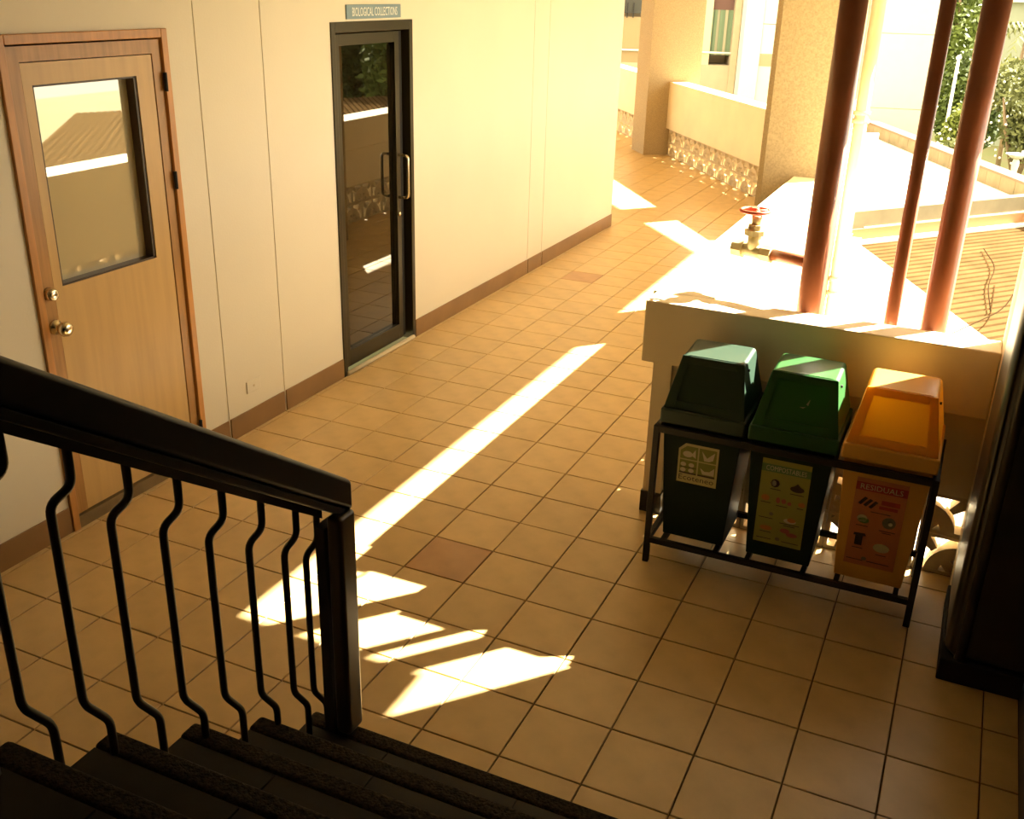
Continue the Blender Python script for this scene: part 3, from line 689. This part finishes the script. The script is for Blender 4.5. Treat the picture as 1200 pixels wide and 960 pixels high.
# white tower block beyond the flat roof
tw_ = thing('building', 'tall blank white block rising beyond the flat roof, seams across it', 'building', (-4, 86, GRD))
TOW = mat('tower_paint', (0.46, 0.43, 0.34), 0.75, var=0.04)
ta = math.radians(14); tu = Vector((math.cos(ta), math.sin(ta), 0)); tn = Vector((-math.sin(ta), math.cos(ta), 0)); TB = Vector((2.25, 85.5, 0))
def tp(s, n_, z): q = TB-tu*s+tn*n_; return (q.x, q.y, z)
for (za, zc) in ((GRD, -0.8), (-0.74, 5.0), (5.06, 11), (11.06, 24)):
    MB().hexa([tp(9.5, 0, za), tp(0, 0, za), tp(-1.6, 9, za), tp(9.5, 9, za), tp(9.5, 0, zc), tp(0, 0, zc), tp(-1.6, 9, zc), tp(9.5, 9, zc)]).build('wall_panel', TOW, tw_)
MB().hexa([tp(9.4, .1, GRD), tp(.1, .1, GRD), tp(-1.4, 8.9, GRD), tp(9.4, 8.9, GRD), tp(9.4, .1, 23), tp(.1, .1, 23), tp(-1.4, 8.9, 23), tp(9.4, 8.9, 23)]).build('core', JOINT, tw_)

# building across the courtyard behind the far parapet
fb = thing('building', 'beige block with green curtained window behind the far parapet', 'building', (-17, 90, GRD))
fa = math.radians(20); gu = Vector((math.cos(fa), math.sin(fa), 0)); gn = Vector((-math.sin(fa), math.cos(fa), 0)); FB = Vector((-17.05, 89.9, 0))
def gp(s, n_, z): q = FB+gu*s+gn*n_; return (q.x, q.y, z)
def gbox(s0, s1, n0, n1, z0, z1): return [gp(s0, n0, z0), gp(s1, n0, z0), gp(s1, n1, z0), gp(s0, n1, z0), gp(s0, n0, z1), gp(s1, n0, z1), gp(s1, n1, z1), gp(s0, n1, z1)]
FBW = mat('beige_render', (0.44, 0.35, 0.21), 0.85, var=0.15, scale=1.5)
MB().hexa(gbox(-30, 1.75, 0, 6, GRD, 1.45)).build('lower_wall', FBW, fb)
MB().hexa(gbox(-30, 1.75, 4, 6, 1.45, 16)).build('back_wall', FBW, fb)
MB().hexa(gbox(-30, 1.1, -.2, 4, 9, 16)).build('sun_blocker', FBW, fb)  # added above the view to keep sun out of the window recess
MB().hexa(gbox(1.15, 1.75, -0.2, 4, GRD, 16)).build('pier', FBW, fb)
MB().hexa(gbox(-2.2, -1.75, 0.2, 4, 1.45, 16)).build('mullion', mat('brown_frame', (0.12, 0.07, 0.03), 0.6), fb)
MB().hexa(gbox(-1.75, -0.75, 0.3, 0.6, 1.45, 16)).build('side_panel', mat('beige_panel', (0.62, 0.47, 0.27), 0.8), fb)
GC = mat('green_curtain', (0.17, 0.23, 0.13), 0.9); WC = mat('cream_curtain', (0.36, 0.32, 0.20), 0.9)
for k in range(8):
    s0 = -0.75+k*0.24
    MB().hexa(gbox(s0, s0+.24, 1.0-(0.12 if k % 2 else 0), 1.15, 2.3, 6.2)).build('curtain_fold', WC if k % 3 == 2 else GC, fb)
MB().hexa(gbox(-0.75, 1.15, 0.9, 1.2, 6.2, 8)).build('curtain_pelmet', mat('dark_pelmet', (0.14, 0.07, 0.05), 0.8), fb)
MB().tube([gp(-2.4, -.1, 2.55), gp(1.4, -.1, 2.55)], 0.09, 6).build('hand_rail', WHITE, fb)
# its far left end
MB().hexa(gbox(-12.5, -5, .3, .6, 5.7, 16)).build('dark_window', mat('dark_opening', (0.03, 0.028, 0.015), 0.4), fb)
MB().hexa(gbox(-14, -5, .1, .4, 1.45, 5.4)).build('shutter_panel', mat('tan_shutter', (0.32, 0.22, 0.10), 0.8), fb)
for k in range(9):
    MB().hexa(gbox(-12.4+k*.55, -12.3+k*.55, -.05, .05, 5.3, 6.6)).build('balcony_bar', IRON, fb)
MB().tube([gp(-14, -.1, 2.55), gp(-4, -.1, 2.55)], 0.09, 6).build('hand_rail', WHITE, fb)
# sunlit white block next to it
wbk = thing('building', 'sunlit white block with thin seams and a small vent beside the green curtains', 'building', (-12, 90, GRD))
def hp_(s0, s1, n0, n1, z0, z1): return gbox(s0, s1, n0, n1, z0, z1)
MB().hexa(gbox(1.8, 3.35, -3.0, 6, GRD, 18)).build('wall_panel', WHITE, wbk)
for (s0, s1) in ((3.40, 5.25), (5.30, 7.0)):
    for (za, zc) in ((GRD, 1.75), (1.8, 5.2), (5.25, 18)):
        MB().hexa(gbox(s0, s1, -2.8, 6, za, zc)).build('wall_panel', WHITE, wbk)
MB().hexa(gbox(3.3, 4.7, -2.86, -2.75, 1.7, 2.75)).build('vent', mat('vent_grille', (0.42, 0.30, 0.16), 0.7), wbk)

# big pale building behind the trees
pb_ = thing('building', 'pale green grey block with window bands behind the trees', 'building', (10, 150, GRD))
PGW = mat('pale_green_grey', (0.27, 0.29, 0.20), 0.8)
MB().box(3.5, 75, 150, 165, GRD, 30).build('wall', PGW, pb_)
for k in range(6):
    MB().box(9+8*k, 15+8*k, 149.7, 150, 8.6, 14).build('window', mat('grey_window', (0.20, 0.23, 0.17), 0.3), pb_)
    MB().box(3.5+8*k, 11.5+8*k, 149.2, 150.1, 7.3, 8.3).build('sill_band', WHITE, pb_)

# ---- trees and shrubs
def leaf_blob(mb, c, rad, n, size, rnd):
    for _ in range(n):
        d = Vector((rnd.gauss(0, 1), rnd.gauss(0, 1), rnd.gauss(0, 1))).normalized()
        r = rnd.uniform(0.55, 1.0)
        p = Vector((c[0]+d.x*rad[0]*r, c[1]+d.y*rad[1]*r, c[2]+d.z*rad[2]*r))
        a = Vector((rnd.gauss(0, 1), rnd.gauss(0, 1), rnd.gauss(0, 1))).normalized(); b = a.orthogonal().normalized()
        s = size*rnd.uniform(.6, 1.3)
        mb.poly([p-a*s, p+b*s*.5, p+a*s, p-b*s*.5])
def leafmat(name, c, c2):
    return mat(name, c, 0.7, spec=0.2, col2=c2, scale=0.9)
LG1 = leafmat('mid_green_leaf', (0.12, 0.155, 0.026), (0.065, 0.09, 0.015))
LG2 = leafmat('dark_green_leaf', (0.085, 0.115, 0.024), (0.045, 0.065, 0.013))
LG3 = leafmat('yellow_green_leaf', (0.20, 0.225, 0.042), (0.12, 0.15, 0.03))
LG4 = leafmat('dusty_leaf', (0.18, 0.19, 0.065), (0.11, 0.125, 0.04))
BARK = mat('grey_bark', (0.26, 0.18, 0.10), 0.9, var=0.3, scale=6)
FLOW = mat('white_blossom', (0.80, 0.74, 0.62), 0.7)
def tree(name, label, x, y, z0, h, cr, lm, blobs, n, size, seed, cat='tree', flowers=0, group=None, fork=True, low=.5):
    rnd = random.Random(seed); t = thing(name, label, cat, (x, y, z0), group)
    tr = MB(); top = Vector((x, y, z0+h*.62))
    tr.tube([(x, y, z0), (x+.2, y, z0+h*.3), tuple(top)], [cr*.10, cr*.08, cr*.05], 8)
    if fork:
        for k in range(4):
            a = k*1.6+seed
            tr.tube([(x+.2, y, z0+h*.3), (x+math.cos(a)*cr*.4, y+math.sin(a)*cr*.4, z0+h*.6), (x+math.cos(a)*cr*.6, y+math.sin(a)*cr*.6, z0+h*.78)], [cr*.06, cr*.04, cr*.02], 6)
    tr.build('trunk', BARK, t)
    fo = MB()
    for _ in range(blobs):
        a = rnd.uniform(0, 2*math.pi); q = rnd.uniform(0, .65)*cr
        leaf_blob(fo, (x+q*math.cos(a), y+q*math.sin(a), z0+h*rnd.uniform(low, .88)), (cr*.45, cr*.45, h*.16), n//blobs, size, rnd)
    fo.build('foliage', lm, t, kind='stuff', fixn=False)
    if flowers:
        ff = MB()
        for _ in range(flowers):
            d = Vector((rnd.gauss(0, 1), rnd.gauss(0, 1)-.8, rnd.gauss(0, 1))).normalized()
            ff.sphere((x+d.x*cr*.85, y+d.y*cr*.85, z0+h*.68+d.z*h*.28), size*.42, 5, 3)
        ff.build('blossom', FLOW, t, kind='stuff', fixn=False)
    return t
def bush(label, x, y, z0, r, lm, n, size, seed, flowers=0):
    rnd = random.Random(seed); t = thing('shrub', label, 'shrub', (x, y, z0))
    st2 = MB()
    for k in range(5):
        a = k*1.3; st2.tube([(x, y, z0), (x+r[0]*.5*math.cos(a), y+r[1]*.5*math.sin(a), z0+r[2]*1.2)], [.12, .05], 6)
    st2.build('stem', BARK, t)
    fo = MB()
    for _ in range(7):
        leaf_blob(fo, (x+rnd.uniform(-.5, .5)*r[0], y+rnd.uniform(-.5, .5)*r[1], z0+r[2]*rnd.uniform(.7, 1.3)), (r[0]*.6, r[1]*.6, r[2]*.6), n//7, size, rnd)
    fo.build('foliage', lm, t, kind='stuff', fixn=False)
    if flowers:
        ff = MB()
        for _ in range(flowers):
            d = Vector((rnd.gauss(0, 1), -abs(rnd.gauss(0, 1)), rnd.gauss(0, 1))).normalized()
            ff.sphere((x+d.x*r[0], y+d.y*r[1], z0+r[2]+d.z*r[2]*.9), size*.45, 5, 3)
        ff.build('blossom', FLOW, t, kind='stuff', fixn=False)
    return t
tree('shade_tree', 'large mid green tree seen between the second and third red pipes', 2.0, 118, GRD, 25, 5.6, LG1, 14, 11000, .42, 3, low=.35)
tree('shade_tree', 'dark green tree low behind the pale lamp post', 4.6, 106, GRD, 15, 3.4, LG2, 10, 6500, .36, 5, low=.35)
bush('tall bright green shrub left of the lamp post foot', 4.2, 93, GRD, (1.7, 1.5, 5.6), LG3, 4200, .28, 11)
bush('dusty flowering shrub between the second and third red pipes', 4.6, 80, GRD, (2.2, 1.8, 5.2), LG4, 5200, .26, 12, flowers=50)
tree('blossom_tree', 'small blossoming tree with forked trunk right of the third red pipe', 9.4, 90, GRD, 14.5, 4.0, LG4, 12, 6500, .28, 21, flowers=60)
bush('low green shrub at the foot of the blossoming tree', 7.6, 77, GRD, (1.5, 1.2, 3.6), LG1, 2600, .25, 14)
# palm
pt_ = thing('palm', 'palm with drooping fronds in front of the pale building', 'palm', (8.4, 112, GRD))
MB().tube([(8.4, 112, GRD), (8.3, 112, -3), (8.6, 112, 5.2)], [.28, .22, .18], 8).build('trunk', BARK, pt_)
rnd = random.Random(4)
for k in range(16):
    a = k*2*math.pi/16+rnd.uniform(-.15, .15); L_ = rnd.uniform(4.2, 5.4); el = rnd.uniform(-.1, .7)
    fb2 = MB(); prev = None
    pp = []
    for i in range(9):
        s = i/8; r_ = L_*s*math.cos(el*(1-s)); zz = 5.2+L_*(math.sin(el)*s-0.75*s*s)
        pp.append(Vector((8.6+r_*math.cos(a), 112+r_*math.sin(a), zz)))
    side = Vector((-math.sin(a), math.cos(a), 0))
    for i in range(8):
        for sg_ in (-1, 1):
            wdt = .75*math.sin(math.pi*(i+1.2)/9.6)
            fb2.poly([pp[i], pp[i]*.5+pp[i+1]*.5, pp[i]*.4+pp[i+1]*.6+side*sg_*wdt-Vector((0, 0, wdt*.8))])
    fb2.build('frond', LG4, pt_, fixn=False)
# row of trees to the right, out of direct view but mirrored in the glazed door
for i, (x, y, h, cr, lm) in enumerate(((23, 94, 21, 4.8, LG1), (33, 94, 24, 4.8, LG2), (43, 94, 27, 5.2, LG1), (53, 95, 26, 5.2, LG2), (38, 107, 27, 5, LG3), (67, 101, 27, 5, LG1), (56, 107, 28, 5, LG2), (26, 108, 27, 4.6, LG2))):
    tree('shade_tree', ['mid green', 'dark green', 'tall mid green', 'dark rounded', 'yellow green', 'tall right hand', 'rearmost dark', 'narrow dark'][i]+' tree of the row mirrored in the glazed door', x, y, GRD, h, cr, lm, 20, 9000, .7, 40+i, low=.14)
# lamp post, white garden post
lp_ = thing('lamp_post', 'thin pale lamp post before the dark tree', 'post', (3.1, 99, GRD))
MB().tube([(3.1, 99, GRD), (3.1, 99, 2.6)], 0.13, 8).build('pole', WHITE, lp_)
MB().sphere((3.1, 99, 2.7), 0.24, 10, 6).build('lamp_head', WHITE, lp_)
gpst = thing('fountain', 'weathered white garden fountain right of the blossoming tree', 'fountain', (9.2, 83, GRD))
MB().tube([(9.2, 83, GRD), (9.2, 83, -5.2), (9.2, 83, -4.9), (9.2, 83, -4.2), (9.2, 83, -3.4)], [.5, .35, .2, .28, .16], 10).build('pedestal', WHITE, gpst)
MB().tube([(9.2, 83, -3.7), (9.2, 83, -3.35)], [.35, .85], 14).build('bowl', WHITE, gpst)
# cables hanging over the terracotta roof
def cable(pts, label, r=.022):
    P = [Vector(p) for p in pts]; mb = MB(); mb.tube(smooth_path(P, 2.0, 6), r, 6)
    mb.build('cable', mat('cable_sheath', (0.03, 0.018, 0.009), 0.9, spec=0.0), label=label, cat='cable', org=pts[0])
cable([(3.4, 10.0, 3.0), (5.2, 20, -1.2), (8.6, 33, -2.5), (9.4, 40, -1.7)], 'dark cable slanting across the terracotta roof from the parapet')
cable([(7.6, 45.0, -2.98), (8.2, 41, -2.9), (7.9, 38, -2.95), (8.1, 34, -2.97)], 'loose cable lying on the terracotta roof sheets')
# pipe bend on the white canopy
vb_ = thing('vent_pipe', 'small bent vent pipe on the white canopy between the red pipes', 'pipe', (5.0, 24, -3.0))
MB().tube(smooth_path([(5.0, 24, -3.0), (5.0, 24, -1.6), (4.3, 24, -1.2)], .4), .09, 10).build('pipe', mat('cream_pipe', (0.58, 0.44, 0.22), 0.6), vb_)
